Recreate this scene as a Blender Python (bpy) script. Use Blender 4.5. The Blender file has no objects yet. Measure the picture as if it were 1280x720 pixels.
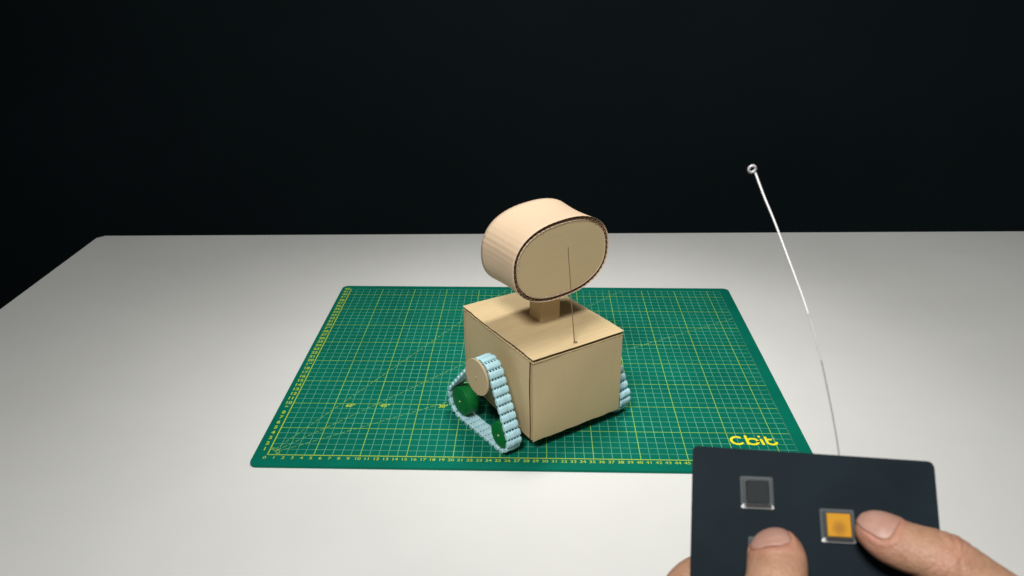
import bpy, bmesh, math, random
import numpy as np
from mathutils import Vector, Matrix

random.seed(7)
rng = np.random.default_rng(7)
S = bpy.context.scene
C = S.collection
CM = 0.01

# ------------------------------------------------------------------ camera
cam_d = bpy.data.cameras.new('camera')
cam = bpy.data.objects.new('camera', cam_d)
C.objects.link(cam)
cam.rotation_mode = 'XYZ'
cam.location = (0.1167 * CM, -89.0586 * CM, 51.7650 * CM)
cam.rotation_euler = (1.13417314, 0.00584181, 0.02954669)
cam_d.sensor_width = 36.0
cam_d.lens = 980.662 / 1280 * 36.0
cam_d.clip_start = 0.02
cam_d.clip_end = 60
cam_d.dof.use_dof = True
cam_d.dof.focus_distance = 0.80
cam_d.dof.aperture_fstop = 17
S.camera = cam

# ------------------------------------------------------------------ world and lamps
W = bpy.data.worlds.new('World')
S.world = W
W.use_nodes = True
W.node_tree.nodes['Background'].inputs[0].default_value = (0.93, 0.97, 1.0, 1)
W.node_tree.nodes['Background'].inputs[1].default_value = 0.095


def area(name, loc, target, sx, sy, power, col, spread=180):
    d = bpy.data.lights.new(name, 'AREA')
    d.shape = 'RECTANGLE'
    d.size, d.size_y = sx, sy
    d.energy = power
    d.color = col
    d.spread = math.radians(spread)
    o = bpy.data.objects.new(name, d)
    C.objects.link(o)
    o.location = loc
    v = Vector(target) - Vector(loc)
    o.rotation_euler = v.to_track_quat('-Z', 'Y').to_euler()
    return o


area('back_lamp', (0.05, 0.05, 0.95), (0.02, -0.04, 0.10), 0.22, 0.22, 0.85, (1.0, 0.99, 0.955), 66)
area('main_lamp', (-0.30, -1.28, 1.72), (0.46, 0.10, 0), 0.42, 0.42, 14.2, (1.0, 0.995, 0.965), 110)

S.view_settings.view_transform = 'Standard'
S.view_settings.look = 'None'
S.view_settings.exposure = 0
S.view_settings.gamma = 1
S.view_settings.use_curve_mapping = False
S.cycles.max_bounces = 10
S.cycles.transparent_max_bounces = 8
S.cycles.caustics_refractive = True
S.cycles.blur_glossy = 0.5


# ------------------------------------------------------------------ materials
def mat(name):
    m = bpy.data.materials.new(name)
    m.use_nodes = True
    nt = m.node_tree
    return m, nt, nt.nodes['Principled BSDF']


def N(nt, typ, **kw):
    n = nt.nodes.new(typ)
    for k, v in kw.items():
        setattr(n, k, v)
    return n


def L(nt, a, b):
    nt.links.new(a, b)


def noise(nt, scale, detail=4, vec=None, rough=0.55, mapscale=None):
    t = N(nt, 'ShaderNodeTexCoord')
    src = t.outputs['Object']
    if mapscale is not None:
        mp = N(nt, 'ShaderNodeMapping')
        mp.inputs['Scale'].default_value = mapscale
        L(nt, src, mp.inputs['Vector'])
        src = mp.outputs['Vector']
    n = N(nt, 'ShaderNodeTexNoise')
    n.inputs['Scale'].default_value = scale
    n.inputs['Detail'].default_value = detail
    n.inputs['Roughness'].default_value = rough
    L(nt, src, n.inputs['Vector'])
    return n.outputs['Fac']


def ramp(nt, fac, stops):
    r = N(nt, 'ShaderNodeValToRGB')
    el = r.color_ramp.elements
    while len(el) > 1:
        el.remove(el[-1])
    el[0].position, el[0].color = stops[0][0], (*stops[0][1], 1)
    for p, c in stops[1:]:
        e = el.new(p)
        e.color = (*c, 1)
    L(nt, fac, r.inputs['Fac'])
    return r.outputs['Color']


def bump(nt, b, height, strength, dist=0.001, prev=None):
    n = N(nt, 'ShaderNodeBump')
    n.inputs['Strength'].default_value = strength
    n.inputs['Distance'].default_value = dist
    L(nt, height, n.inputs['Height'])
    if prev is not None:
        L(nt, prev, n.inputs['Normal'])
    L(nt, n.outputs['Normal'], b.inputs['Normal'])
    return n.outputs['Normal']


def simple(name, col, rough=0.5, metal=0.0, var=0.12, nscale=60, bstr=0.0, bscale=400, spec=0.5):
    m, nt, b = mat(name)
    lo = tuple(c * (1 - var) for c in col)
    hi = tuple(min(1, c * (1 + var)) for c in col)
    L(nt, ramp(nt, noise(nt, nscale), [(0.3, lo), (0.7, hi)]), b.inputs['Base Color'])
    b.inputs['Roughness'].default_value = rough
    b.inputs['Metallic'].default_value = metal
    b.inputs['Specular IOR Level'].default_value = spec
    if bstr:
        bump(nt, b, noise(nt, bscale), bstr)
    return m


def cardboard(name, col, ripple=0.05, fib=0.5):
    """kraft liner: fibres along local X, faint ribs of the flutes beneath, running along X"""
    m, nt, b = mat(name)
    f1 = noise(nt, 90, 5, mapscale=(0.25, 2.2, 1.0))
    f2 = noise(nt, 14, 3)
    mix = N(nt, 'ShaderNodeMix', data_type='FLOAT')
    mix.inputs[0].default_value = 0.45
    L(nt, f1, mix.inputs[2])
    L(nt, f2, mix.inputs[3])
    lo = tuple(c * (1 - .07 * fib) for c in col)
    hi = tuple(c * (1 + .06 * fib) for c in col)
    L(nt, ramp(nt, mix.outputs[0], [(0.32, lo), (0.68, hi)]), b.inputs['Base Color'])
    b.inputs['Roughness'].default_value = 0.62
    b.inputs['Specular IOR Level'].default_value = 0.4
    t = N(nt, 'ShaderNodeTexCoord')
    w = N(nt, 'ShaderNodeTexWave', wave_type='BANDS', bands_direction='Y', wave_profile='SIN')
    w.inputs['Scale'].default_value = 100 / 0.62 / 2 / math.pi * 2
    w.inputs['Distortion'].default_value = 0.9
    w.inputs['Detail'].default_value = 2
    w.inputs['Detail Scale'].default_value = 0.4
    L(nt, t.outputs['Object'], w.inputs['Vector'])
    mul = N(nt, 'ShaderNodeMath', operation='MULTIPLY')
    L(nt, w.outputs['Fac'], mul.inputs[0])
    L(nt, noise(nt, 20, 2), mul.inputs[1])
    n1 = bump(nt, b, mul.outputs[0], ripple, 0.0006)
    bump(nt, b, noise(nt, 700, 3, mapscale=(0.5, 1.6, 1)), 0.18, 0.0004, n1)
    return m


KRAFT = (0.56, 0.425, 0.236)
M_card = cardboard('kraft_cardboard', KRAFT)
M_top = cardboard('kraft_top_sheet', KRAFT, 0.26, 1.3)
M_wrap = cardboard('kraft_wrap_paper', (0.58, 0.43, 0.292), 0.0)
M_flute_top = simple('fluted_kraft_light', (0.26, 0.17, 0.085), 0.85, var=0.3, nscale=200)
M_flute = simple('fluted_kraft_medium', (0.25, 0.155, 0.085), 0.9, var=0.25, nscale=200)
M_disc = cardboard('kraft_disc', (0.48, 0.37, 0.22), 0.05)
M_glue = simple('dried_glue', (0.62, 0.52, 0.38), 0.35, nscale=120)
M_pad = simple('pale_blue_tread', (0.42, 0.66, 0.72), 0.5, var=0.08, nscale=130, bstr=0.55, bscale=260)
M_green = simple('green_plastic_wheel', (0.004, 0.15, 0.03), 0.4, var=0.1, nscale=40, bstr=0.05, spec=0.2)
M_wood = simple('pale_skewer_wood', (0.62, 0.5, 0.3), 0.6, nscale=150)
M_wire = simple('bronze_wire', (0.24, 0.16, 0.08), 0.45, metal=0.3)
M_rod_dark = simple('rod_dark_tone', (0.22, 0.22, 0.215), 0.4, metal=0.2, var=0.03)  # one metal rod: its lit top and darker base put into three colours
M_rod_mid = simple('rod_mid_tone', (0.42, 0.42, 0.41), 0.4, metal=0.2)
M_rod_lit = simple('rod_lit_tone', (0.74, 0.72, 0.72), 0.35, metal=0.15, var=0.03)
M_black = simple('matt_black_board', (0.0058, 0.0120, 0.0170), 0.6, var=0.2, nscale=30, bstr=0.08, bscale=900, spec=0.08)
M_case = simple('black_case', (0.012, 0.014, 0.016), 0.6, var=0.15)
m, nt, b = mat('orange_plastic')      # brownish centre where the plunger shows through
t = N(nt, 'ShaderNodeTexCoord')
mp = N(nt, 'ShaderNodeMapping')
mp.inputs['Scale'].default_value = (210, 190, 210)
mp.inputs['Location'].default_value = (0, 0.22, 0)
L(nt, t.outputs['Object'], mp.inputs['Vector'])
ln = N(nt, 'ShaderNodeVectorMath', operation='LENGTH')
L(nt, mp.outputs['Vector'], ln.inputs[0])
L(nt, ramp(nt, ln.outputs['Value'], [(0.68, (0.30, 0.115, 0.004)), (1.0, (0.58, 0.25, 0.002))]), b.inputs['Base Color'])
b.inputs['Roughness'].default_value = 0.6
b.inputs['Specular IOR Level'].default_value = 0.15
M_orange = m
M_dark = simple('dark_plastic', (0.008, 0.012, 0.013), 0.6, spec=0.1)
M_mat = simple('green_vinyl_mat', (0.0018, 0.138, 0.090), 0.55, var=0.16, nscale=9, bstr=0.10, bscale=1500, spec=0.05)
M_yel = simple('yellow_print', (0.42, 0.58, 0.05), 0.5, var=0.12, nscale=30)
M_lime = simple('bold_rule_print', (0.30, 0.56, 0.10), 0.5, var=0.2, nscale=30)
M_pale = simple('pale_rule_print', (0.17, 0.50, 0.33), 0.5, var=0.3, nscale=25)
M_logo = simple('bright_yellow_print', (0.85, 0.78, 0.015), 0.5, var=0.04)
M_cream = simple('cream_print', (0.5, 0.58, 0.45), 0.5)
M_floor = simple('dark_floor', (0.006, 0.007, 0.008), 0.9, nscale=4)
M_wall = simple('dark_wall', (0.0072, 0.0118, 0.0138), 0.95, nscale=2, spec=0.05)
M_leg = simple('grey_leg_metal', (0.12, 0.12, 0.13), 0.4, metal=0.8)

m, nt, b = mat('white_laminate')
L(nt, ramp(nt, noise(nt, 5, 3), [(0.3, (0.69, 0.685, 0.66)), (0.7, (0.73, 0.725, 0.70))]), b.inputs['Base Color'])
L(nt, ramp(nt, noise(nt, 40, 4), [(0.3, (0.36,) * 3), (0.7, (0.46,) * 3)]), b.inputs['Roughness'])
b.inputs['Specular IOR Level'].default_value = 0.15
bump(nt, b, noise(nt, 500, 2), 0.03, 0.0004)
M_table = m

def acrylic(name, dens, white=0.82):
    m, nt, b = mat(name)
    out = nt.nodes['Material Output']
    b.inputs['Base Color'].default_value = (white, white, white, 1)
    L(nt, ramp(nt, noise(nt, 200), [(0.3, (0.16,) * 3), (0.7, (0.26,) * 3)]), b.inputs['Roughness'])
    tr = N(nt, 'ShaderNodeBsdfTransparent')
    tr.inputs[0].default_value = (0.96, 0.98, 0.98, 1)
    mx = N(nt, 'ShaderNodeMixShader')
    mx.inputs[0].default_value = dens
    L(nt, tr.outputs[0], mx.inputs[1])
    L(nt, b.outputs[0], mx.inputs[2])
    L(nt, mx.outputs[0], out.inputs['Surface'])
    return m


M_clear = acrylic('clear_acrylic_top', 0.045)
M_side = acrylic('clear_acrylic_side', 0.07)
M_refract_edge = acrylic('painted_refraction_edge', 1.0, 0.95)  # opaque white painted in for light refracted out of the cap's bottom edge
M_lid = acrylic('clear_acrylic_lid', 0.015)

m, nt, b = mat('skin')
at = N(nt, 'ShaderNodeAttribute', attribute_name='tint')
base = ramp(nt, noise(nt, 130, 5), [(0.28, (0.34, 0.18, 0.107)), (0.5, (0.415, 0.226, 0.139)), (0.75, (0.47, 0.272, 0.175))])
mx = N(nt, 'ShaderNodeMix', data_type='RGBA')
L(nt, at.outputs['Fac'], mx.inputs[0])
L(nt, base, mx.inputs[6])
mx.inputs[7].default_value = (0.50, 0.20, 0.15, 1)
L(nt, mx.outputs[2], b.inputs['Base Color'])
b.inputs['Subsurface Weight'].default_value = 0.25
b.inputs['Subsurface Radius'].default_value = (1.0, 0.35, 0.2)
b.inputs['Subsurface Scale'].default_value = 0.003
L(nt, ramp(nt, noise(nt, 300, 3), [(0.3, (0.5,) * 3), (0.7, (0.65,) * 3)]), b.inputs['Roughness'])
v = N(nt, 'ShaderNodeTexVoronoi')
v.inputs['Scale'].default_value = 900
t = N(nt, 'ShaderNodeTexCoord')
L(nt, t.outputs['Object'], v.inputs['Vector'])
n1 = bump(nt, b, v.outputs['Distance'], 0.45, 0.0004)
n1 = bump(nt, b, noise(nt, 350, 4), 0.35, 0.0006, n1)
bump(nt, b, noise(nt, 120, 3, mapscale=(1, 3, 1)), 0.3, 0.001, n1)
M_skin = m

m, nt, b = mat('fingernail')
L(nt, ramp(nt, noise(nt, 160, 3, mapscale=(1, 1, 1)), [(0.3, (0.42, 0.225, 0.17)), (0.7, (0.48, 0.275, 0.215))]), b.inputs['Base Color'])
b.inputs['Roughness'].default_value = 0.5
b.inputs['Subsurface Weight'].default_value = 0.2
b.inputs['Subsurface Scale'].default_value = 0.002
M_nail = m


# ------------------------------------------------------------------ mesh helpers (all shapes given in centimetres)
def link(name, verts, faces, material, parent=None, matrix=None, smooth=False, local=False):
    me = bpy.data.meshes.new(name)
    me.from_pydata([tuple(c * CM for c in v) for v in verts], [], faces)
    me.materials.append(material)
    if smooth:
        me.polygons.foreach_set('use_smooth', [True] * len(me.polygons))
    me.update()
    o = bpy.data.objects.new(name, me)
    C.objects.link(o)
    if parent is not None:
        o.parent = parent
    if matrix is not None:
        o.matrix_local = matrix
    return o


def link_bm(name, bm, material, parent=None, matrix=None, smooth=False):
    me = bpy.data.meshes.new(name)
    bmesh.ops.recalc_face_normals(bm, faces=bm.faces[:])
    bm.to_mesh(me)
    bm.free()
    me.transform(Matrix.Scale(CM, 4))
    me.materials.append(material)
    if smooth:
        me.polygons.foreach_set('use_smooth', [True] * len(me.polygons))
    o = bpy.data.objects.new(name, me)
    C.objects.link(o)
    if parent is not None:
        o.parent = parent
    if matrix is not None:
        o.matrix_local = matrix
    return o


def frame(o, x, y, z):
    """matrix with axes x, y, z (unit) at origin o given in centimetres"""
    m = Matrix.Identity(4)
    for i, a in enumerate((x, y, z)):
        for k in range(3):
            m[k][i] = a[k]
    for k in range(3):
        m[k][3] = o[k] * CM
    return m


def add_box(bm, lo, hi, bev=0.0, seg=2):
    r = bmesh.ops.create_cube(bm, size=1.0)
    for vv in r['verts']:
        for k in range(3):
            vv.co[k] = lo[k] + (vv.co[k] + 0.5) * (hi[k] - lo[k])
    if bev:
        es = list({e for vv in r['verts'] for e in vv.link_edges})
        bmesh.ops.bevel(bm, geom=es, offset=bev, segments=seg, profile=0.5, affect='EDGES')


def add_cyl(bm, p, q, r, seg=32, r2=None, bev=0.0):
    p, q = Vector(p), Vector(q)
    d = q - p
    res = bmesh.ops.create_cone(bm, cap_ends=True, segments=seg, radius1=r, radius2=r if r2 is None else r2, depth=d.length)
    vs = res['verts']
    if bev:
        es = [e for e in {e for vv in vs for e in vv.link_edges} if len(e.link_faces) == 2 and any(len(f.verts) > 4 for f in e.link_faces)]
        rb = bmesh.ops.bevel(bm, geom=es, offset=bev, segments=2, profile=0.5, affect='EDGES')
        vs = list({vv for vv in vs if vv.is_valid} | {vv for vv in rb['verts']})
    M = Matrix.Translation((p + q) / 2) @ d.to_track_quat('Z', 'Y').to_matrix().to_4x4()
    bmesh.ops.transform(bm, matrix=M, verts=vs)


def tube(points, radii, seg=12):
    """swept round tube along points (cm) -> verts, faces"""
    P = [Vector(p) for p in points]
    n = len(P)
    V, F = [], []
    t0 = (P[1] - P[0]).normalized()
    up = Vector((0, 0, 1)) if abs(t0.z) < 0.9 else Vector((1, 0, 0))
    x = t0.cross(up).normalized()
    for i in range(n):
        t = (P[min(i + 1, n - 1)] - P[max(i - 1, 0)]).normalized()
        x = (x - t * x.dot(t)).normalized()
        y = t.cross(x)
        for k in range(seg):
            a = 2 * math.pi * k / seg
            V.append(P[i] + (x * math.cos(a) + y * math.sin(a)) * radii[i])
    for i in range(n - 1):
        for k in range(seg):
            k2 = (k + 1) % seg
            F.append((i * seg + k, i * seg + k2, (i + 1) * seg + k2, (i + 1) * seg + k))
    F.append(tuple(reversed(range(seg))))
    F.append(tuple((n - 1) * seg + k for k in range(seg)))
    return V, F


def catmull(pts, per=8):
    P = [np.array(p, float) for p in pts]
    P = [2 * P[0] - P[1]] + P + [2 * P[-1] - P[-2]]
    out = []
    for i in range(1, len(P) - 2):
        for k in range(per):
            t = k / per
            a, b_, c, d = P[i - 1], P[i], P[i + 1], P[i + 2]
            out.append(0.5 * (2 * b_ + (c - a) * t + (2 * a - 5 * b_ + 4 * c - d) * t * t + (3 * b_ - a - 3 * c + d) * t ** 3))
    out.append(P[-2])
    return out


def thing(name, label, cat, loc=(0, 0, 0), group=None):
    o = bpy.data.objects.new(name, None)
    o.empty_display_size = 0.02
    C.objects.link(o)
    o.location = tuple(c * CM for c in loc)
    o['label'] = label
    o['category'] = cat
    if group:
        o['group'] = group
    return o


# ------------------------------------------------------------------ setting: dark room
def plane(name, vs, material):
    o = link(name, vs, [(0, 1, 2, 3)], material)
    o['kind'] = 'structure'
    return o


FZ = -75.3
plane('floor', [(-400, -300, FZ), (400, -300, FZ), (400, 85, FZ), (-400, 85, FZ)], M_floor)
plane('wall', [(-400, 85, FZ), (400, 85, FZ), (400, 85, 260), (-400, 85, 260)], M_wall)

# ------------------------------------------------------------------ table
table = thing('table', 'large white laminate table under the green cutting mat, edges fading into the dark', 'table', (0, 0, FZ))
bm = bmesh.new()
TZ = -0.3
tl, tr = (-80.3, 43.9), (160.0, 50.6)
outline = [(-78.6, -58), (140, -58), tr, tl]


def round_poly(pts, r, seg=8):
    out = []
    n = len(pts)
    for i in range(n):
        p = np.array(pts[i], float)
        a = np.array(pts[i - 1], float) - p
        c = np.array(pts[(i + 1) % n], float) - p
        a /= np.linalg.norm(a)
        c /= np.linalg.norm(c)
        ang = math.acos(np.clip(a @ c, -1, 1))
        d = r / math.tan(ang / 2)
        bis = (a + c) / np.linalg.norm(a + c)
        cen = p + bis * r / math.sin(ang / 2)
        s, e = p + a * d - cen, p + c * d - cen
        a0, a1 = math.atan2(s[1], s[0]), math.atan2(e[1], e[0])
        da = (a1 - a0 + math.pi) % (2 * math.pi) - math.pi
        for k in range(seg + 1):
            t_ = a0 + da * k / seg
            out.append((cen[0] + r * math.cos(t_), cen[1] + r * math.sin(t_)))
    return out


def slab(bm, pts, z0, z1, bev=0.0, seg=3):
    top = [bm.verts.new((x, y, z1)) for x, y in pts]
    bot = [bm.verts.new((x, y, z0)) for x, y in pts]
    n = len(pts)
    ft = bm.faces.new(top)
    fb = bm.faces.new(list(reversed(bot)))
    for i in range(n):
        j = (i + 1) % n
        bm.faces.new((top[j], top[i], bot[i], bot[j]))
    if bev:
        bmesh.ops.bevel(bm, geom=list(ft.edges) + list(fb.edges), offset=bev, segments=seg, profile=0.5, affect='EDGES')


slab(bm, round_poly(outline, 1.0), TZ - 2.8, TZ, 0.35)
bmesh.ops.translate(bm, verts=bm.verts[:], vec=(0, 0, -FZ))
link_bm('tabletop', bm, M_table, table)
for x, y in ((-70, -48), (128, -48), (-70, 34), (128, 38)):
    bm = bmesh.new()
    add_box(bm, (x - 2.5, y - 2.5, 0), (x + 2.5, y + 2.5, TZ - 2.85 - FZ), 0.4)
    link_bm('leg', bm, M_leg, table)

# ------------------------------------------------------------------ cutting mat; grid origin (0,0) sits at (-28.5,-21)
GX, GY = -28.5, -21.0
mat_t = thing('cutting_mat', 'green cutting mat with yellow ruled centimetre grid lying on the white table', 'cutting mat', (GX, GY, 0))
bm = bmesh.new()
slab(bm, round_poly([(-1.5, -1.85), (58.5, -1.85), (58.5, 43.2), (-1.5, 43.2)], 0.75), -0.295, 0.0, 0.05, 2)
link_bm('board', bm, M_mat, mat_t)


def strips(items, z):
    """items: (x0,y0,x1,y1,width)"""
    V, F = [], []
    for x0, y0, x1, y1, w in items:
        d = np.array([x1 - x0, y1 - y0])
        d = d / np.linalg.norm(d)
        nn = np.array([-d[1], d[0]]) * w / 2
        k = len(V)
        for p, s in (((x0, y0), -1), ((x1, y1), -1), ((x1, y1), 1), ((x0, y0), 1)):
            V.append((p[0] + s * nn[0], p[1] + s * nn[1], z))
        F.append((k, k + 1, k + 2, k + 3))
    return V, F


thin = [(x, 0, x, 42, 0.041) for x in range(0, 58) if x % 5] + [(0, y, 57, y, 0.044) for y in range(0, 43) if y % 5]
thin += [(57, 0, 57, 42, 0.07)]
V, F = strips(thin, 0.006)
o = link('fine_ruling', V, F, M_pale, mat_t)
o['kind'] = 'stuff'
bold = [(x, 0, x, 42, 0.072) for x in range(5, 58, 5)] + [(0, y, 57, y, 0.072) for y in range(5, 43, 5)]
V, F = strips(bold, 0.010)
o = link('bold_ruling', V, F, M_lime, mat_t)
o['kind'] = 'stuff'
V, F = strips([(0, -0.05, 0, 42, 0.12), (0, 0, 57, 0, 0.11)], 0.014)
o = link('border_ruling', V, F, M_yel, mat_t)
o['kind'] = 'stuff'
fan = []
for deg, xm, ym in ((30, 57, 57 * math.tan(math.radians(30))), (45, 42, 42), (60, 42 / math.tan(math.radians(60)), 42)):
    ln = math.hypot(xm, ym)
    s = 1.0
    while s < ln - 0.5:
        e = min(s + 0.55, ln)
        fan.append((xm * s / ln, ym * s / ln, xm * e / ln, ym * e / ln, 0.055))
        s += 0.78
for k in range(14):
    a0, a1 = math.pi / 2 * k / 14, math.pi / 2 * (k + 1) / 14
    for rr in (0.9, 1.25):
        fan.append((rr * math.cos(a0), rr * math.sin(a0), rr * math.cos(a1), rr * math.sin(a1), 0.05))
for k in range(0, 10):
    a0 = math.pi / 2 * k / 9
    fan.append((0.9 * math.cos(a0), 0.9 * math.sin(a0), 1.25 * math.cos(a0), 1.25 * math.sin(a0), 0.05))
V, F = strips(fan, 0.018)
o = link('angle_fan_ruling', V, F, M_lime, mat_t)
o['kind'] = 'stuff'

_glyph = {}


def glyph(txt, offset=0.0):
    if (txt, offset) not in _glyph:
        cu = bpy.data.curves.new('glyph', 'FONT')
        cu.body = txt
        cu.align_x = 'CENTER'
        cu.align_y = 'CENTER'
        cu.size = 1.0
        cu.offset = offset
        ob = bpy.data.objects.new('glyph', cu)
        C.objects.link(ob)
        dg = bpy.context.evaluated_depsgraph_get()
        ev = ob.evaluated_get(dg)
        me = ev.to_mesh()
        _glyph[(txt, offset)] = ([tuple(v_.co) for v_ in me.vertices], [tuple(p.vertices) for p in me.polygons])
        ev.to_mesh_clear()
        bpy.data.objects.remove(ob)
        bpy.data.curves.remove(cu)
    return _glyph[(txt, offset)]


def put_text(V, F, txt, x, y, size, z, sx=1.0, offset=0.0, shear=0.0):
    gv, gf = glyph(txt, offset)
    k = len(V)
    V += [(x + (px + shear * py) * size * sx, y + py * size, z) for px, py, pz in gv]
    F += [tuple(i + k for i in f) for f in gf]


V, F = [], []
for i in range(58):
    put_text(V, F, str(i), i - 0.18, -0.50, 0.62, 0.012, 1.15, 0.006)
for i in range(1, 43):
    put_text(V, F, str(i), -0.62, i + 0.03, 0.82, 0.012, 1.0, 0.03)
for txt, x, y in (('60°', 6.9, 9.55), ('45°', 11.0, 9.6), ('30°', 17.9, 9.6)):
    put_text(V, F, txt, x, y, 0.80, 0.022, 1.0, 0.03)
o = link('ruler_numerals', V, F, M_yel, mat_t)
o['kind'] = 'stuff'

# the maker's word in fat rounded yellow letters
def stroke(pts, w, z, seg=7):
    pts = [np.array(p, float) for p in pts]
    V, F = [], []
    n = len(pts)
    for i in range(n):
        d = pts[min(i + 1, n - 1)] - pts[max(i - 1, 0)]
        d = d / np.linalg.norm(d)
        nn = np.array([-d[1], d[0]]) * w / 2
        V += [(*(pts[i] + nn), z), (*(pts[i] - nn), z)]
    for i in range(n - 1):
        F.append((2 * i, 2 * i + 1, 2 * i + 3, 2 * i + 2))
    for e, s in ((0, 1), (n - 1, -1)):
        d = pts[1] - pts[0] if e == 0 else pts[-1] - pts[-2]
        a0 = math.atan2(d[1], d[0]) + (math.pi / 2 if e == 0 else -math.pi / 2)
        k = len(V)
        V.append((*pts[e], z))
        for q in range(seg + 1):
            a = a0 + math.pi * q / seg
            V.append((pts[e][0] + w / 2 * math.cos(a), pts[e][1] + w / 2 * math.sin(a), z))
        for q in range(seg):
            F.append((k, k + 1 + q, k + 2 + q))
    return V, F


def arc(cx, cy, rx, ry, a0, a1, n=20):
    return [(cx + rx * math.cos(math.radians(a0 + (a1 - a0) * k / n)), cy + ry * math.sin(math.radians(a0 + (a1 - a0) * k / n))) for k in range(n + 1)]


lw = 0.30
logo = [arc(50.95, 3.62, 0.66, 0.66, 55, 315), [(51.98, 4.45), (52.03, 3.0)], arc(52.60, 3.46, 0.58, 0.52, 0, 360, 26),
        [(53.58, 3.80), (53.66, 2.98)], [(53.46, 4.40), (53.47, 4.36)],
        [(54.12, 4.25), (54.16, 3.45)] + arc(54.66, 3.38, 0.50, 0.42, 190, 350), [(54.12, 3.86), (54.62, 3.84)]]
V, F = [], []
for i, pts in enumerate(logo):
    v_, f_ = stroke(pts, lw, 0.020 + i * 0.0012)
    k = len(V)
    V += v_
    F += [tuple(q + k for q in f) for f in f_]
o = link('logo_lettering', V, F, M_logo, mat_t)
o['kind'] = 'stuff'
V, F = [], []
put_text(V, F, '®', 54.95, 4.05, 0.42, 0.02)
o = link('registered_mark', V, F, M_cream, mat_t)

# ------------------------------------------------------------------ cardboard robot
TH = 2.16
eu = np.array([math.cos(TH), math.sin(TH), 0.0])
ev_ = np.array([math.sin(TH), -math.cos(TH), 0.0])
ez = np.array([0, 0, 1.0])
D0 = np.array([0.0, -20.2, 1.5])
BL, BW, BH = 14.6, 11.67, 10.07
RC = np.array([0.8, -10.9, 0.0])
robot = thing('cardboard_robot', 'cardboard robot with a box body, oval head and pale blue tracks on the green mat', 'toy robot', RC)
RCv = RC


def rp(u, v, z):
    """robot body coordinates -> robot-local centimetres"""
    return D0 + eu * u + ev_ * v + ez * (z - D0[2]) - RCv


def sheet(name, lx, ly, th, M, pitch=0.62, liner=0.05, warp=0.055, mt=None, rec=0.25):
    """corrugated sheet: local X along the flutes, Y across, Z through; two liners and the fluted core as a child"""
    bm = bmesh.new()
    nx, ny = 16, 16
    for side in (0, 1):
        z = th - liner if side else 0.0
        g = {}
        for i in range(nx + 1):
            for j in range(ny + 1):
                ed = i in (0, nx) or j in (0, ny)
                x, y = lx * i / nx, ly * j / ny
                if i in (0, nx):
                    x += random.uniform(-.045, .045)
                if j in (0, ny):
                    y += random.uniform(-.02, .02)
                w = warp * (math.sin(x * .55 + side) * math.sin(y * .5 + 1 + lx))
                for k, zz in ((0, z), (1, z + liner)):
                    g[i, j, k] = bm.verts.new((x, y, zz + w))
        for i in range(nx):
            for j in range(ny):
                bm.faces.new((g[i, j, 1], g[i + 1, j, 1], g[i + 1, j + 1, 1], g[i, j + 1, 1]))
                bm.faces.new((g[i, j, 0], g[i, j + 1, 0], g[i + 1, j + 1, 0], g[i + 1, j, 0]))
        for i in range(nx):
            for j in (0, ny):
                bm.faces.new((g[i, j, 0], g[i + 1, j, 0], g[i + 1, j, 1], g[i, j, 1]))
        for j in range(ny):
            for i in (0, nx):
                bm.faces.new((g[i, j, 0], g[i, j + 1, 0], g[i, j + 1, 1], g[i, j, 1]))
    o = link_bm(name, bm, mt or M_card, robot, M)
    n = int(ly / pitch * 8)
    V, F = [], []
    for j in range(n + 1):
        y = rec + (ly - 2 * rec) * j / n
        z = th / 2 + (th / 2 - liner - 0.012) * math.sin(2 * math.pi * j / 8 + .6)
        V += [(0.10 + random.uniform(-.05, .06), y, z), (lx - 0.10, y, z)]
    for j in range(n):
        F.append((2 * j, 2 * j + 1, 2 * j + 3, 2 * j + 2))
    link('flute_core', V, F, M_flute_top if mt else M_flute, o, smooth=True)
    return o


T = 0.45
# top panel: flutes along v, open ends on the two sides
sheet('top_panel', BW + .1, BL + .1, T, frame(rp(-.05, -.05, D0[2] + BH - T), ev_, eu, ez), mt=M_top, rec=.06)
# front and back: flutes upright
HB = BH - T - 0.07
sheet('front_panel', HB, BW, T, frame(rp(0, 0, D0[2]), ez, ev_, -np.cross(ez, ev_) * -1))
sheet('back_panel', HB, BW, T, frame(rp(BL - T, 0, D0[2]), ez, ev_, np.cross(ez, ev_)))
# sides butt between front and back
LS = BL - 2 * T - .36
sheet('side_panel', HB, LS, T, frame(rp(T + .30, 0.02 + T, D0[2]), ez, eu, np.cross(ez, eu)))
sheet('side_panel', HB, LS, T, frame(rp(T + .30, BW - .02, D0[2]), ez, eu, np.cross(ez, eu)))
sheet('bottom_panel', BW - 2 * T - .12, LS - .1, T, frame(rp(T + .08, T + .06, D0[2] + .05), ev_, eu, ez))

# neck: square tube of thin card
nc = np.array([1.22, -10.52, 0])
NH0, NH1 = D0[2] + BH + .02, 16.2
bm = bmesh.new()
nu, nv, wall = 1.15, 1.28, 0.12
ring = []
for zz in (NH0, NH1):
    for off in (0, wall):
        for su, sv in ((-1, -1), (1, -1), (1, 1), (-1, 1)):
            p = nc + eu * su * (nu - off) + ev_ * sv * (nv - off) - RC
            ring.append(bm.verts.new((p[0], p[1], zz)))
for a in range(4):
    b_ = (a + 1) % 4
    bm.faces.new((ring[a], ring[b_], ring[8 + b_], ring[8 + a]))
    bm.faces.new((ring[4 + a], ring[12 + a], ring[12 + b_], ring[4 + b_]))
    bm.faces.new((ring[a], ring[4 + a], ring[4 + b_], ring[b_]))
    bm.faces.new((ring[8 + a], ring[8 + b_], ring[12 + b_], ring[12 + a]))
bmesh.ops.bevel(bm, geom=[e for e in bm.edges if abs(e.verts[0].co.z - e.verts[1].co.z) > 1], offset=0.07, segments=2, profile=0.5, affect='EDGES')
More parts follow.
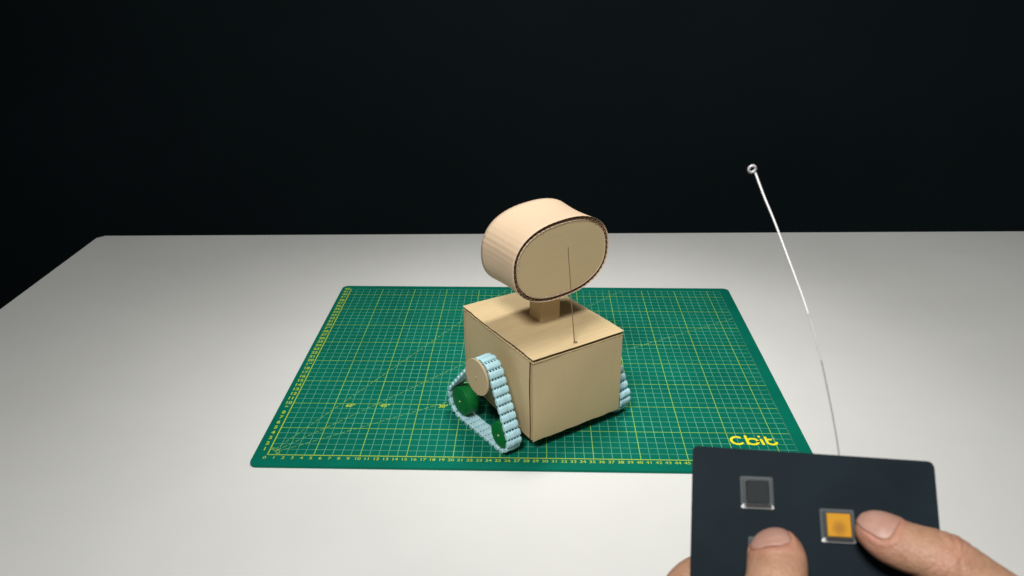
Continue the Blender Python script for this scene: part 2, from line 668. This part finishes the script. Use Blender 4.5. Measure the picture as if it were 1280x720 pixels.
link_bm('neck', bm, M_card, robot)

# head: oval drum
HC = np.array([3.006, -13.101, 19.662])
yaw, pit, rol = 0.618, -0.016, 0.057
HA, HBk, HN, HD = 6.208, 4.478, 2.36, 6.265
e1 = np.array([math.cos(yaw), math.sin(yaw), 0])
nn_ = np.array([math.sin(yaw), -math.cos(yaw), 0])
h3 = nn_ * math.cos(pit) + ez * math.sin(pit)
h2 = -nn_ * math.sin(pit) + ez * math.cos(pit)
h1 = e1 * math.cos(rol) + h2 * math.sin(rol)
h2 = -e1 * math.sin(rol) + h2 * math.cos(rol)
head_M = frame(HC - RC, h1, h2, h3)          # local z = towards the face


def oval(t, off=0.0):
    c, s = math.cos(t), math.sin(t)
    x = (HA + off) * math.copysign(abs(c) ** (2 / HN), c)
    y = (HBk + off) * math.copysign(abs(s) ** (2 / HN), s)
    return x, y


def oval_pts(n, off=0.0):
    """n points evenly spaced along the oval"""
    fine = np.array([oval(2 * math.pi * k / 2000) for k in range(2001)])
    sl = np.r_[0, np.cumsum(np.linalg.norm(np.diff(fine, axis=0), axis=1))]
    q = np.linspace(0, sl[-1], n + 1)[:-1]
    P = np.c_[np.interp(q, sl, fine[:, 0]), np.interp(q, sl, fine[:, 1])]
    tg = np.roll(P, -1, 0) - np.roll(P, 1, 0)
    tg /= np.linalg.norm(tg, axis=1)[:, None]
    nrm = np.c_[tg[:, 1], -tg[:, 0]]
    return P + nrm * off, nrm


RIM = 0.46
n_w = 432
P0, NR = oval_pts(n_w)


def wrap_surface(off, zf, zb, sag, rib):
    V, F = [], []
    nz = 14
    for k in range(nz + 1):
        s = k / nz
        z = zf + (zb - zf) * s
        for i in range(n_w):
            a = 2 * math.pi * i / n_w
            px, py = P0[i]
            dd = off - sag * math.sin(math.pi * s) * (0.55 + 0.45 * math.sin(a * 2 + 1.0))
            dd += rib * math.sin(i * 2 * math.pi / 4.0) * 0 + rib * math.sin(a * 54 + .6 * math.sin(4 * a)) * (.6 + .4 * math.sin(a * 7 + 1))
            if py > 2.0 and s > 0.55:
                dd += 0.10 * (s - 0.55) / .45 * min(1, (py - 2.0) / 1.5)
            V.append((px + NR[i, 0] * dd, py + NR[i, 1] * dd, z))
    for k in range(nz):
        for i in range(n_w):
            j = (i + 1) % n_w
            F.append((k * n_w + i, k * n_w + j, (k + 1) * n_w + j, (k + 1) * n_w + i))
    return V, F


bm = bmesh.new()
for off, inn in ((0.0, False), (-0.016, True), (-RIM + .018, False), (-RIM, True)):
    V, F = wrap_surface(off, 0.02, -HD, 0.16, 0.010)
    vs = [bm.verts.new(v_) for v_ in V]
    for f in F:
        bm.faces.new([vs[i] for i in (f if not inn else reversed(f))])
    if inn:
        for k0 in (0, 14):
            for i in range(n_w):
                j = (i + 1) % n_w
                a, b_, c_, d_ = prev[k0 * n_w + i], prev[k0 * n_w + j], vs[k0 * n_w + j], vs[k0 * n_w + i]
                bm.faces.new((a, b_, c_, d_))
    prev = vs
wrap = link_bm('head_wrap', bm, M_wrap, robot, head_M, smooth=False)
for p in wrap.data.polygons:
    p.use_smooth = abs(p.normal.z) < 0.5
# fluted medium seen end-on in the rim
per = 0.0
Pm, Nm = oval_pts(12 * 60)
V, F = [], []
nf = len(Pm)
for i in range(nf):
    wv = math.sin(2 * math.pi * i / 12 + .3 * math.sin(i * .07))
    r = -RIM / 2 + (RIM / 2 - .04) * wv
    jit = random.uniform(-.02, .02)
    V += [(Pm[i, 0] + Nm[i, 0] * r, Pm[i, 1] + Nm[i, 1] * r, -0.05 + jit * 1.2), (Pm[i, 0] + Nm[i, 0] * r, Pm[i, 1] + Nm[i, 1] * r, -0.5)]
for i in range(nf):
    j = (i + 1) % nf
    F.append((2 * i, 2 * j, 2 * j + 1, 2 * i + 1))
link('flute_core', V, F, M_flute, wrap, smooth=True)
# blank face plate and back plate
for nm, z1, off in (('face_panel', -0.06, -RIM - .03), ('rear_panel', -HD + .3, -RIM - .03)):
    bm = bmesh.new()
    P, _ = oval_pts(120, off)
    P = P + rng.normal(0, .012, P.shape)
    slab(bm, [tuple(p) for p in P], z1 - .3, z1, 0.03, 1)
    link_bm(nm, bm, M_card, robot, head_M)
# glue and torn paper fuzz along the face edge
V, F = [], []
for i in range(70):
    t_ = random.choice((random.gauss(2.1, .45), random.gauss(3.7, .6), random.uniform(0, 6.28), random.gauss(1.0, .3)))
    idx = int((t_ / (2 * math.pi)) * 720) % 720
    px, py = Pm[idx] + Nm[idx] * (-RIM - random.uniform(-.02, .14))
    ln, wd = random.uniform(.05, .28), random.uniform(.02, .05)
    tg = np.array([-Nm[idx, 1], Nm[idx, 0]])
    ang = random.gauss(0, .5)
    tg = np.array([tg[0] * math.cos(ang) - tg[1] * math.sin(ang), tg[0] * math.sin(ang) + tg[1] * math.cos(ang)])
    nr = np.array([-tg[1], tg[0]])
    k = len(V)
    for s1, s2, zz in ((-1, 0, -.025), (0, -1, -.02), (1, 0, .0), (0, 1, -.02), (0, 0, .035)):
        V.append((px + tg[0] * ln * s1 * .5 + nr[0] * wd * s2, py + tg[1] * ln * s1 * .5 + nr[1] * wd * s2, zz))
    F += [(k, k + 1, k + 4), (k + 1, k + 2, k + 4), (k + 2, k + 3, k + 4), (k + 3, k, k + 4)]
o = link('torn_paper_edge', V, F, M_glue, robot, head_M)
o['kind'] = 'stuff'

# thin wire aerial standing on the top panel
wp = catmull([(4.31, -16.41, 11.55), (4.20, -16.40, 12.9), (4.00, -16.42, 15.0), (3.82, -16.45, 17.2), (3.62, -16.43, 19.6), (3.45, -16.41, 21.4), (3.40, -16.41, 22.4)], 6)
wp = [p - RC for p in wp]
V, F = tube(wp, [0.056 - 0.012 * i / len(wp) for i in range(len(wp))], 10)
wire = link('wire_aerial', V, F, M_wire, robot, smooth=True)
V, F = tube([np.array((4.31 + .18 * math.cos(a) + .1, -16.41 + .12 * math.sin(a), 11.62)) - RC for a in np.linspace(3.3, 8.5, 16)], [0.06] * 16, 8)
link('foot_loop', V, F, M_wire, wire, smooth=True)

# ---- tracks
TA = math.radians(128.5)
tu = np.array([math.cos(TA), math.sin(TA), 0])
tv = np.array([math.sin(TA), -math.cos(TA), 0])
TO = np.array([-3.51, -20.27, 0.0])
TW = 1.85
circ = [((0.5, 2.0), 1.5), ((8.1, 2.3), 1.75), ((3.4, 8.1), 1.5)]
tt = 0.5


def belt_path(extra):
    pts = []
    for (cx, cz), r in circ:
        for k in range(240):
            a = 2 * math.pi * k / 240
            pts.append((cx + (r + extra) * math.cos(a), cz + (r + extra) * math.sin(a)))
    pts = sorted(set(pts))

    def half(seq):
        h = []
        for p in seq:
            while len(h) > 1 and (h[-1][0] - h[-2][0]) * (p[1] - h[-2][1]) - (h[-1][1] - h[-2][1]) * (p[0] - h[-2][0]) <= 0:
                h.pop()
            h.append(p)
        return h
    lo, hi = half(pts), half(reversed(pts))
    return np.array(lo[:-1] + hi[:-1])


path = belt_path(tt / 2)
path = np.vstack([path, path[:1]])
sl = np.r_[0, np.cumsum(np.linalg.norm(np.diff(path, axis=0), axis=1))]
n_pad = int(round(sl[-1] / 0.95))
pitch = sl[-1] / n_pad


def at(s):
    s = s % sl[-1]
    p = np.array([np.interp(s, sl, path[:, 0]), np.interp(s, sl, path[:, 1])])
    s2 = (s + .15) % sl[-1]
    s1 = (s - .15) % sl[-1]
    q2 = np.array([np.interp(s2, sl, path[:, 0]), np.interp(s2, sl, path[:, 1])])
    q1 = np.array([np.interp(s1, sl, path[:, 0]), np.interp(s1, sl, path[:, 1])])
    d = q2 - q1
    return p, d / np.linalg.norm(d)


def pad_mesh(seed):
    """rounded tread pad, x along the belt, y outward, z across the belt, with five hinge teeth that bridge to the next pad"""
    r = random.Random(seed)
    bm = bmesh.new()
    ns, nz_ = 20, 15
    hx, hy = pitch / 2 - 0.10, tt / 2
    V = []
    for k in range(nz_ + 1):
        z = (k / nz_ - .5) * TW
        endf = min(k, nz_ - k)
        sh = (0.78, 0.95, 1.0)[min(endf, 2)]
        for i in range(ns):
            a = 2 * math.pi * i / ns
            c, s = math.cos(a), math.sin(a)
            x = hx * math.copysign(abs(c) ** .68, c)
            y = hy * 1.03 * math.copysign(abs(s) ** (.85 if s > 0 else .45), s)
            if y < 0:
                y *= .8
            y += .022 * math.sin(z * 5 + seed) * (s > 0) + r.uniform(-.012, .012)
            V.append(bm.verts.new((x * (sh * .3 + .7) + r.uniform(-.01, .01), y * sh, z)))
    for k in range(nz_):
        for i in range(ns):
            j = (i + 1) % ns
            bm.faces.new((V[k * ns + i], V[k * ns + j], V[(k + 1) * ns + j], V[(k + 1) * ns + i]))
    bm.faces.new(V[:ns])
    bm.faces.new(list(reversed(V[-ns:])))
    for k in range(5):
        zc = (k / 4 - .5) * (TW - .34)
        add_box(bm, (hx - .12, -.17, zc - .085), (hx + .28, .0, zc + .085), .03, 1)
    bmesh.ops.recalc_face_normals(bm, faces=bm.faces[:])
    me = bpy.data.meshes.new('tread_pad')
    bm.to_mesh(me)
    bm.free()
    me.transform(Matrix.Scale(CM, 4))
    me.materials.append(M_pad)
    me.polygons.foreach_set('use_smooth', [len(p.vertices) == 4 for p in me.polygons])
    return me


pad_meshes = [pad_mesh(i) for i in range(5)]
mid = D0 + ev_ * (BW / 2)           # body's long middle line


def mirror_pt(p):
    w = (np.asarray(p) - mid) @ ev_
    return np.asarray(p) - 2 * w * ev_


def mirror_vec(v_):
    v_ = np.asarray(v_)
    return v_ - 2 * (v_ @ ev_) * ev_


for side in (0, 1):
    if side == 0:
        O_, U_, V_ = TO, tu, tv
    else:
        O_, U_, V_ = mirror_pt(TO) - ev_ * 0.98, np.array([math.cos(2.33), math.sin(2.33), 0]), -np.array([math.sin(2.33), -math.cos(2.33), 0])
    O_ = np.array([O_[0], O_[1], 0.0])

    def tp(x, z, w):
        return O_ + U_ * x + ez * z + V_ * w - RC
    for k in range(n_pad):
        p, d = at(k * pitch + .2)
        tx = U_ * d[0] + ez * d[1]
        ty = U_ * d[1] - ez * d[0]
        tz = np.cross(tx, ty)
        c_ = tp(p[0], p[1], TW / 2)
        o = bpy.data.objects.new('tread_pad', random.choice(pad_meshes))
        C.objects.link(o)
        o.parent = robot
        o.matrix_local = frame(c_, tx, ty, tz)
    # wheels
    for nm, (cc, r), w0, w1, m_ in (('green_wheel', circ[0], .26, 1.7, M_green), ('green_wheel', circ[1], .34, 1.7, M_green), ('top_roller', circ[2], .08, 1.75, M_disc)):
        bm = bmesh.new()
        a, b_ = tp(cc[0], cc[1], w0), tp(cc[0], cc[1], w1)
        add_cyl(bm, a, b_, r - .02, 56, bev=0.07)
        if nm == 'green_wheel':          # raised rim on the outer cap
            res = bmesh.ops.create_cone(bm, cap_ends=True, segments=48, radius1=r * .78, radius2=r * .74, depth=0.06)
            Mx = Matrix.Translation(Vector(tp(cc[0], cc[1], w0 - .03))) @ Vector(-V_).to_track_quat('Z', 'Y').to_matrix().to_4x4()
            bmesh.ops.transform(bm, matrix=Mx, verts=res['verts'])
        wh = link_bm(nm, bm, m_, robot)
        for p in wh.data.polygons:
            p.use_smooth = len(p.vertices) == 4
        if nm == 'green_wheel':
            bm = bmesh.new()
            add_cyl(bm, tp(cc[0], cc[1], w0 - .16), tp(cc[0], cc[1], w1 + 1.6), .10, 14, bev=.02)
            link_bm('axle_pin', bm, M_wood, wh)
        else:
            bm = bmesh.new()
            add_cyl(bm, tp(cc[0], cc[1], -.52 if side == 0 else -.22), tp(cc[0], cc[1], -.30 if side == 0 else -.02), 2.08, 64, bev=.04)
            dsc = link_bm('disc_cap', bm, M_disc, robot)
            bm = bmesh.new()
            add_cyl(bm, tp(cc[0], cc[1], -.64 if side == 0 else -.16), tp(cc[0], cc[1], 1.7), .13, 14, bev=.03)
            link_bm('axle_pin', bm, M_disc, dsc)

# ------------------------------------------------------------------ remote control held near the camera
RO = np.array([6.74997, -61.95738, 31.91162])
rx = np.array([0.98087161, -0.18266235, 0.06727077])
ry = np.array([-0.08693734, -0.72029195, -0.68820157])
rn = np.array([-0.17416312, -0.66918904, 0.7223941])
RW, RH = 9.2, 6.6


def rl(s, t_, h):
    return RO + rx * s + ry * t_ + rn * h


remote = thing('remote_control', 'black handmade remote control with square buttons held in two hands', 'remote control', RO)
RM = frame((0, 0, 0), rx, -ry, rn)
bm = bmesh.new()
slab(bm, round_poly([(0, -RH), (RW, -RH), (RW, 0), (0, 0)], 0.22), -0.28, 0.0, 0.045, 2)
link_bm('front_panel', bm, M_black, remote, RM)
bm = bmesh.new()
slab(bm, round_poly([(0.25, -RH + .25), (RW - .25, -RH + .25), (RW - .25, -.25), (0.25, -.25)], 0.2), -1.6, -0.285, 0.06, 2)
link_bm('case_body', bm, M_case, remote, RM)


def cap_mesh(bm):
    """clear cap: a wall ring with rounded corners under a thin lid (material 1)"""
    def sq(h):
        return round_poly([(-h, -h), (h, -h), (h, h), (-h, h)], .08, 4)
    n = len(sq(.5))
    rows = [[bm.verts.new((x, y, z)) for x, y in sq(h)] for h, z in ((.635, .02), (.54, .13), (.52, .42), (.45, .42), (.45, .02))]
    for a in range(len(rows)):
        ra, rb = rows[a], rows[(a + 1) % len(rows)]
        for k in range(n):
            q = (k + 1) % n
            fc = bm.faces.new((ra[k], ra[q], rb[q], rb[k]))
            c = fc.calc_center_median()
            fc.material_index = (3 if c.y < -.48 else 2) if a in (0, 1) else 0  # only the bottom wall gets the painted bright edge
    f = bm.faces.new([bm.verts.new((x, y, .41)) for x, y in sq(.45)])
    f.material_index = 1


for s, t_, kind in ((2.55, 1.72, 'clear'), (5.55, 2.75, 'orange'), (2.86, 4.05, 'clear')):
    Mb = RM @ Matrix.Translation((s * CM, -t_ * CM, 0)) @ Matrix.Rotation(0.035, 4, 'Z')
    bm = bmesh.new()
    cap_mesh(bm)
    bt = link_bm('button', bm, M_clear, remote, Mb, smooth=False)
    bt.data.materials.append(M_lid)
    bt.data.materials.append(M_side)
    bt.data.materials.append(M_refract_edge)
    hollow = bmesh.new()
    if kind == 'orange':
        add_box(hollow, (-.435, -.435, .03), (.435, .435, .36), .04, 2)
        link_bm('inner_block', hollow, M_orange, bt)
        bt['label'] = 'clear square button with an orange block inside'
    else:
        add_box(hollow, (-.43, -.43, .03), (.43, .43, .30), .04, 2)
        link_bm('inner_block', hollow, M_dark, bt)
        bt['label'] = 'clear square button, dark inside'

ant_p = [(13.04, -61.6, 31.17), (13.05, -61.06, 31.64), (13.02, -60.14, 32.44), (12.93, -58.93, 33.52), (12.8, -57.9, 34.48), (12.62, -57.02, 35.31),
         (12.35, -56.05, 36.25), (11.94, -54.83, 37.46), (11.49, -53.53, 38.77), (11.11, -52.6, 39.73), (10.8, -51.74, 40.63)]
ap = catmull(ant_p, 8)
ap = [np.array((13.0, -62.6, 30.3))] + ap
na = len(ap)
cut = int(na * .52)
V, F = tube([p - RO for p in ap[:cut + 3]], [0.033] * (cut + 3), 12)
ant = link('antenna_rod', V, F, M_rod_dark, remote, smooth=True)
V, F = tube([p - RO for p in ap[cut:]], [0.034 + 0.020 * i / (na - cut) for i in range(na - cut)], 12)
link('upper_section', V, F, M_rod_lit, ant, smooth=True)
V, F = tube([p - RO for p in ap[cut - 14:cut + 2]], [0.0345] * 16, 12)  # section added as painted fade between the dark and lit tones
link('middle_section', V, F, M_rod_mid, ant, smooth=True)
ax = (ap[-1] - ap[-4]) / np.linalg.norm(ap[-1] - ap[-4])
lc = np.array([10.66, -51.6, 40.78]) - RO
cam_dir = np.array([0.03, -0.906, 0.423])
lx_ = np.cross(ax, cam_dir)
lx_ /= np.linalg.norm(lx_)
ly_ = np.cross(cam_dir, lx_)
V, F = [], []
for i in range(33):
    a = 2 * math.pi * i / 32
    V.append(lc + lx_ * .17 * math.cos(a) + (ly_ * .82 + cam_dir * .57) * .17 * math.sin(a))
V, F = tube(V, [.062] * 33, 12)
link('end_loop', V, F, M_rod_lit, ant, smooth=True)


# ------------------------------------------------------------------ hands
def rings(points, wid, hei, dors, seg=28):
    """limb swept along points (cm); elliptical rings: half-width across, half-height along the dorsal direction; round ends"""
    P = np.array(points, float)
    n = len(P)
    V, F = [], []
    info = []
    for i in range(n):
        t_ = P[min(i + 1, n - 1)] - P[max(i - 1, 0)]
        t_ /= np.linalg.norm(t_)
        dd = np.array(dors[i] if np.ndim(dors) == 2 else dors, float)
        dd = dd - t_ * (dd @ t_)
        dd /= np.linalg.norm(dd)
        sd = np.cross(t_, dd)
        info.append((P[i], t_, dd, sd))
        for k in range(seg):
            a = 2 * math.pi * k / seg
            V.append(P[i] + sd * wid[i] * math.cos(a) + dd * hei[i] * math.sin(a))
    for i in range(n - 1):
        for k in range(seg):
            k2 = (k + 1) % seg
            F.append((i * seg + k, i * seg + k2, (i + 1) * seg + k2, (i + 1) * seg + k))
    F.append(tuple(reversed(range(seg))))
    F.append(tuple((n - 1) * seg + k for k in range(seg)))
    return V, F, info


def capsule(pts, rad, flat=0.92, dors=(0, 0, 1), step=0.12, tip=True):
    """finger: joints pts with radii rad, resampled; first end is a rounded tip"""
    pts = [np.array(p, float) for p in pts]
    P = np.array(catmull(pts, 24))
    sl_ = np.r_[0, np.cumsum(np.linalg.norm(np.diff(P, axis=0), axis=1))]
    js = [sl_[min(24 * i, len(P) - 1)] for i in range(len(pts))]
    q = np.arange(0, sl_[-1], step)
    C_ = np.c_[[np.interp(q, sl_, P[:, k]) for k in range(3)]].T
    R_ = np.interp(q, js, rad)
    if tip:
        d = np.clip(q / rad[0], 0, 1)
        R_ = R_ * np.sqrt(np.clip(1 - (1 - d) ** 2, 0.02, 1))
    e_ = np.clip((sl_[-1] - q) / rad[-1], 0, 1)
    R_ = R_ * np.sqrt(np.clip(1 - (1 - e_) ** 2, 0.05, 1))
    return rings(C_, R_, R_ * flat, dors)


def thumb_profile(pts, dors, scale=1.0):
    """thumb from the tip backwards, with its own width and depth along the way"""
    P = np.array(catmull(pts, 24))
    sl_ = np.r_[0, np.cumsum(np.linalg.norm(np.diff(P, axis=0), axis=1))]
    q = np.r_[np.array([0.01, .04, .09, .15, .22, .30, .4, .5, .62]), np.arange(.75, sl_[-1], .12)]
    C_ = np.c_[[np.interp(q, sl_, P[:, k]) for k in range(3)]].T
    kd = np.array([0.01, .04, .09, .15, .22, .30, .4, .62, .9, 1.3, 1.8, 2.3, 2.8, 3.2, 3.7, 4.4, 5.4, 6.6, 8, 12])
    kw = np.array([.10, .24, .37, .48, .57, .65, .72, .82, .90, .95, .94, .93, .98, 1.03, 1.0, .97, 1.05, 1.25, 1.5, 1.6]) * scale
    kh = np.array([.08, .18, .28, .36, .43, .49, .54, .62, .68, .72, .74, .76, .84, .90, .88, .88, 1.0, 1.2, 1.4, 1.5]) * scale
    w = np.interp(q, kd, kw)
    h = np.interp(q, kd, kh)
    D = np.array(dors, float)
    if D.ndim == 2:
        js = [sl_[min(24 * i, len(P) - 1)] for i in range(len(pts))]
        D = np.c_[[np.interp(q, js, D[:, k]) for k in range(3)]].T
    else:
        D = np.repeat(D[None], len(q), 0)
    V, F, info = rings(C_, w, h, D, 40)
    return V, F, dict(q=q, C=C_, w=w, h=h, info=info)


def make_hand(name, label, base, parts, thumb, group):
    """fuse all limbs into one skin surface, then model nail bed, folds and knuckle creases on the thumb"""
    VV, FF = [], []
    for V, F in parts + [(thumb[0], thumb[1])]:
        k = len(VV)
        VV += [tuple(v_) for v_ in V]
        FF += [tuple(i + k for i in f) for f in F]
    me = bpy.data.meshes.new('raw')
    me.from_pydata(VV, [], FF)
    ob = bpy.data.objects.new('raw', me)
    C.objects.link(ob)
    md = ob.modifiers.new('remesh', 'REMESH')
    md.mode = 'VOXEL'
    md.voxel_size = 0.075
    sm = ob.modifiers.new('smooth', 'SMOOTH')
    sm.factor = 0.5
    sm.iterations = 7
    dg = bpy.context.evaluated_depsgraph_get()
    me2 = bpy.data.meshes.new_from_object(ob.evaluated_get(dg))
    bpy.data.objects.remove(ob)
    nv = len(me2.vertices)
    X = np.empty(nv * 3)
    me2.vertices.foreach_get('co', X)
    X = X.reshape(-1, 3)
    Nn = np.empty(nv * 3)
    me2.vertex_normals.foreach_get('vector', Nn)
    Nn = Nn.reshape(-1, 3)
    T_ = thumb[2]
    Cc = T_['C']
    near = np.where(np.min(np.linalg.norm(X[:, None] - Cc[None, ::3], axis=2), axis=1) < 1.6)[0]
    Xn = X[near]
    dm = np.linalg.norm(Xn[:, None] - Cc[None], axis=2)
    idx = dm.argmin(1)
    tdir = np.array([i[1] for i in T_['info']])[idx]
    dd = np.array([i[2] for i in T_['info']])[idx]
    sd = np.array([i[3] for i in T_['info']])[idx]
    rel = Xn - Cc[idx]
    q = T_['q'][idx] + np.sum(rel * tdir, 1)
    y = np.sum(rel * dd, 1) / T_['h'][idx]
    x = np.sum(rel * sd, 1) / T_['w'][idx]
    phi = np.arctan2(x, y)                      # 0 on the nail side
    disp = np.zeros(len(near))
    NC, NLn, NPh = 0.70, 0.64, 0.86             # nail centre, half-length, half-angle
    g = (np.abs((q - NC) / NLn) ** 3.2 + np.abs(phi / NPh) ** 3.0) ** (1 / 3.1)
    fold = np.exp(-((g - 1.17) / .14) ** 2) * np.clip((q - .25) / .35, 0, 1)
    disp += 0.04 * fold
    disp -= 0.05 * np.clip((1.08 - g) / .22, 0, 1)
    dorsal = np.clip((np.cos(phi) - .05) / .6, 0, 1)
    for c_, a_, w_ in ((2.72, .045, .055), (2.98, .06, .06), (3.22, .055, .06), (3.5, .04, .055), (1.86, .014, .05), (2.08, .012, .05), (4.0, .02, .06)):
        wob = c_ + .10 * np.sin(phi * 3.1 + c_ * 5) + .05 * np.sin(phi * 7 + c_)
        disp -= .9 * a_ * np.exp(-((q - wob) / w_) ** 2) * dorsal
    disp += .05 * np.exp(-((q - 3.1) / .42) ** 2) * dorsal
    X[near] += Nn[near] * disp[:, None]
    tint = np.zeros(nv)
    tint[near] = np.clip(1.0 - (q - .2) / 1.9, 0, 1) * .55 + .25 * fold + .25 * np.exp(-((q - 3.1) / .5) ** 2) * dorsal
    tint = np.clip(tint, 0, 1)
    X -= np.array(base)
    me2.vertices.foreach_set('co', (X * CM).ravel())
    at_ = me2.attributes.new('tint', 'FLOAT', 'POINT')
    at_.data.foreach_set('value', tint.astype(np.float32))
    me2.materials.clear()
    me2.materials.append(M_skin)
    me2.polygons.foreach_set('use_smooth', [True] * len(me2.polygons))
    me2.update()
    me2.name = name
    hand = bpy.data.objects.new(name, me2)
    C.objects.link(hand)
    hand.location = tuple(c * CM for c in base)
    hand['label'] = label
    hand['category'] = 'hand'
    hand['group'] = group
    # nail plate
    V, F = [], []
    na_, nb = 22, 20
    qs, ws, hs = T_['q'], T_['w'], T_['h']
    inf = T_['info']
    for i in range(na_ + 1):
        for j in range(nb + 1):
            uu, vv = 2 * i / na_ - 1, 2 * j / nb - 1
            # square -> superellipse
            lim = (1 - abs(uu) ** 3.4) ** (1 / 3.0) if abs(uu) < 1 else 0.0
            lim = max(lim, .30 if uu > 0 else .45)
            qq = NC - .03 + uu * NLn * .99
            ph = vv * lim * NPh * .97
            Pp = np.array([np.interp(qq, qs, Cc[:, k]) for k in range(3)])
            ii = int(np.argmin(abs(qs - qq)))
            w_ = np.interp(qq, qs, ws)
            h_ = np.interp(qq, qs, hs)
            w_ = max(w_, .42) if qq < .3 else w_
            lift = -0.03 + .03 * (1 - abs(vv) ** 2) * (1 if uu < .6 else .5) + (.03 if uu < -.8 else 0)
            r = Pp + inf[ii][3] * (w_ + lift) * math.sin(ph) + inf[ii][2] * (h_ + lift) * math.cos(ph)
            V.append(r - np.array(base))
    for i in range(na_):
        for j in range(nb):
            k = i * (nb + 1) + j
            F.append((k, k + 1, k + nb + 2, k + nb + 1))
    nail = link('nail', V, F, M_nail, hand, smooth=True)
    so = nail.modifiers.new('thick', 'SOLIDIFY')
    so.thickness = 0.0005
    so.offset = 1.0
    return hand


def P_(*a):
    return [rl(*p) for p in a]


def vdir(s, t_, h):
    v_ = rx * s + ry * t_ + rn * h
    return v_ / np.linalg.norm(v_)


# left hand: thumb pressing the lower left button, fingers behind the case
th = thumb_profile(P_((3.02, 3.42, .55), (3.08, 3.95, 1.12), (3.10, 4.6, 1.62), (2.96, 5.45, 1.95), (2.45, 6.8, 1.8), (1.7, 8.6, 1.3), (0.2, 11.2, .2)),
                   np.array([vdir(-.46, -.80, .6), vdir(-.44, -.78, .65), vdir(-.3, -.55, .9), vdir(0, -.2, 1), vdir(0, 0, 1), vdir(0, 0, 1), vdir(-.2, 0, 1)]), 1.16)
parts = []
for pts, rad in ((((5.0, 4.9, -2.35), (3.4, 4.6, -2.5), (1.6, 4.6, -2.55), (-0.15, 5.6, -1.9), (-0.9, 8.6, -1.0)), (.68, .76, .84, .92, 1.05)),
                 (((5.2, 6.7, -2.35), (3.6, 6.5, -2.6), (1.6, 6.6, -2.75), (-.5, 7.4, -2.3), (-1.5, 9.8, -1.5)), (.70, .78, .86, .95, 1.05)),
                 (((4.9, 8.5, -2.4), (3.4, 8.4, -2.7), (1.5, 8.5, -2.95), (-.8, 9.3, -2.7), (-1.9, 11.2, -2.0)), (.66, .74, .82, .9, 1.0)),
                 (((4.2, 10.2, -2.5), (2.9, 10.2, -2.8), (1.3, 10.3, -3.0), (-.8, 11.0, -2.9), (-2.0, 12.4, -2.4)), (.56, .62, .7, .78, .9))):
    V, F, _ = capsule(P_(*pts), rad, .94, rn)
    parts.append((V, F))
V, F, _ = capsule(P_((-0.4, 9.0, -.5), (-.9, 11.0, -.9), (-1.4, 13.0, -1.2), (-2.0, 15.5, -1.4)), (1.7, 2.1, 2.1, 2.0), .72, vdir(.8, 0, .6))
parts.append((V, F))
V, F, _ = capsule(P_((-1.2, 12.5, -1.2), (-2.0, 15.5, -1.4), (-3.6, 20, -1.8), (-6.0, 27, -2.6)), (2.1, 2.3, 2.8, 3.4), .8, vdir(.6, 0, .8))
parts.append((V, F))
make_hand('hand', 'left hand gripping the black remote, its thumb pressing below the dark clear button', rl(-2, 15.5, -1.4), parts, th, 'hands holding the remote control')

# right hand: thumb lying across from the lower right towards the orange button
th = thumb_profile(P_((6.10, 2.62, .66), (6.72, 2.90, .82), (7.50, 3.32, 1.0), (8.75, 3.72, 1.15), (10.3, 4.65, 1.1), (12.0, 6.1, .7), (13.6, 8.6, -.2)),
                   np.array([vdir(.05, -.62, .85), vdir(.05, -.60, .85), vdir(.05, -.55, .9), vdir(.05, -.3, 1), vdir(.1, -.4, 1), vdir(.3, -.4, 1), vdir(.4, -.4, 1)]), 1.04)
parts = []
for pts, rad in ((((4.6, 5.6, -2.35), (6.2, 5.3, -2.5), (8.0, 5.4, -2.6), (10.0, 6.4, -2.3), (11.6, 8.6, -1.5)), (.66, .74, .82, .9, 1.05)),
                 (((4.4, 7.4, -2.35), (6.0, 7.2, -2.6), (8.0, 7.3, -2.8), (10.3, 8.2, -2.6), (12.2, 10.2, -1.9)), (.68, .76, .84, .93, 1.05)),
                 (((4.8, 9.2, -2.4), (6.2, 9.1, -2.7), (8.1, 9.2, -3.0), (10.4, 10.0, -2.9), (12.4, 11.8, -2.3)), (.64, .72, .8, .88, 1.0)),
                 (((5.6, 10.9, -2.5), (6.8, 10.9, -2.8), (8.4, 11.0, -3.1), (10.4, 11.7, -3.1), (12.2, 13.0, -2.6)), (.55, .6, .68, .76, .9))):
    V, F, _ = capsule(P_(*pts), rad, .94, rn)
    parts.append((V, F))
V, F, _ = capsule(P_((12.0, 8.6, -.8), (12.8, 10.6, -1.2), (13.4, 12.8, -1.5), (14.2, 15.5, -1.8)), (1.7, 2.1, 2.1, 2.0), .72, vdir(-.8, 0, .6))
parts.append((V, F))
V, F, _ = capsule(P_((13.0, 12.4, -1.5), (14.2, 15.5, -1.8), (16.2, 20, -2.2), (19, 27, -3)), (2.1, 2.3, 2.8, 3.4), .8, vdir(-.6, 0, .8))
parts.append((V, F))
make_hand('hand', 'right hand with its thumb lying beside the orange button of the black remote', rl(14, 15.5, -1.8), parts, th, 'hands holding the remote control')
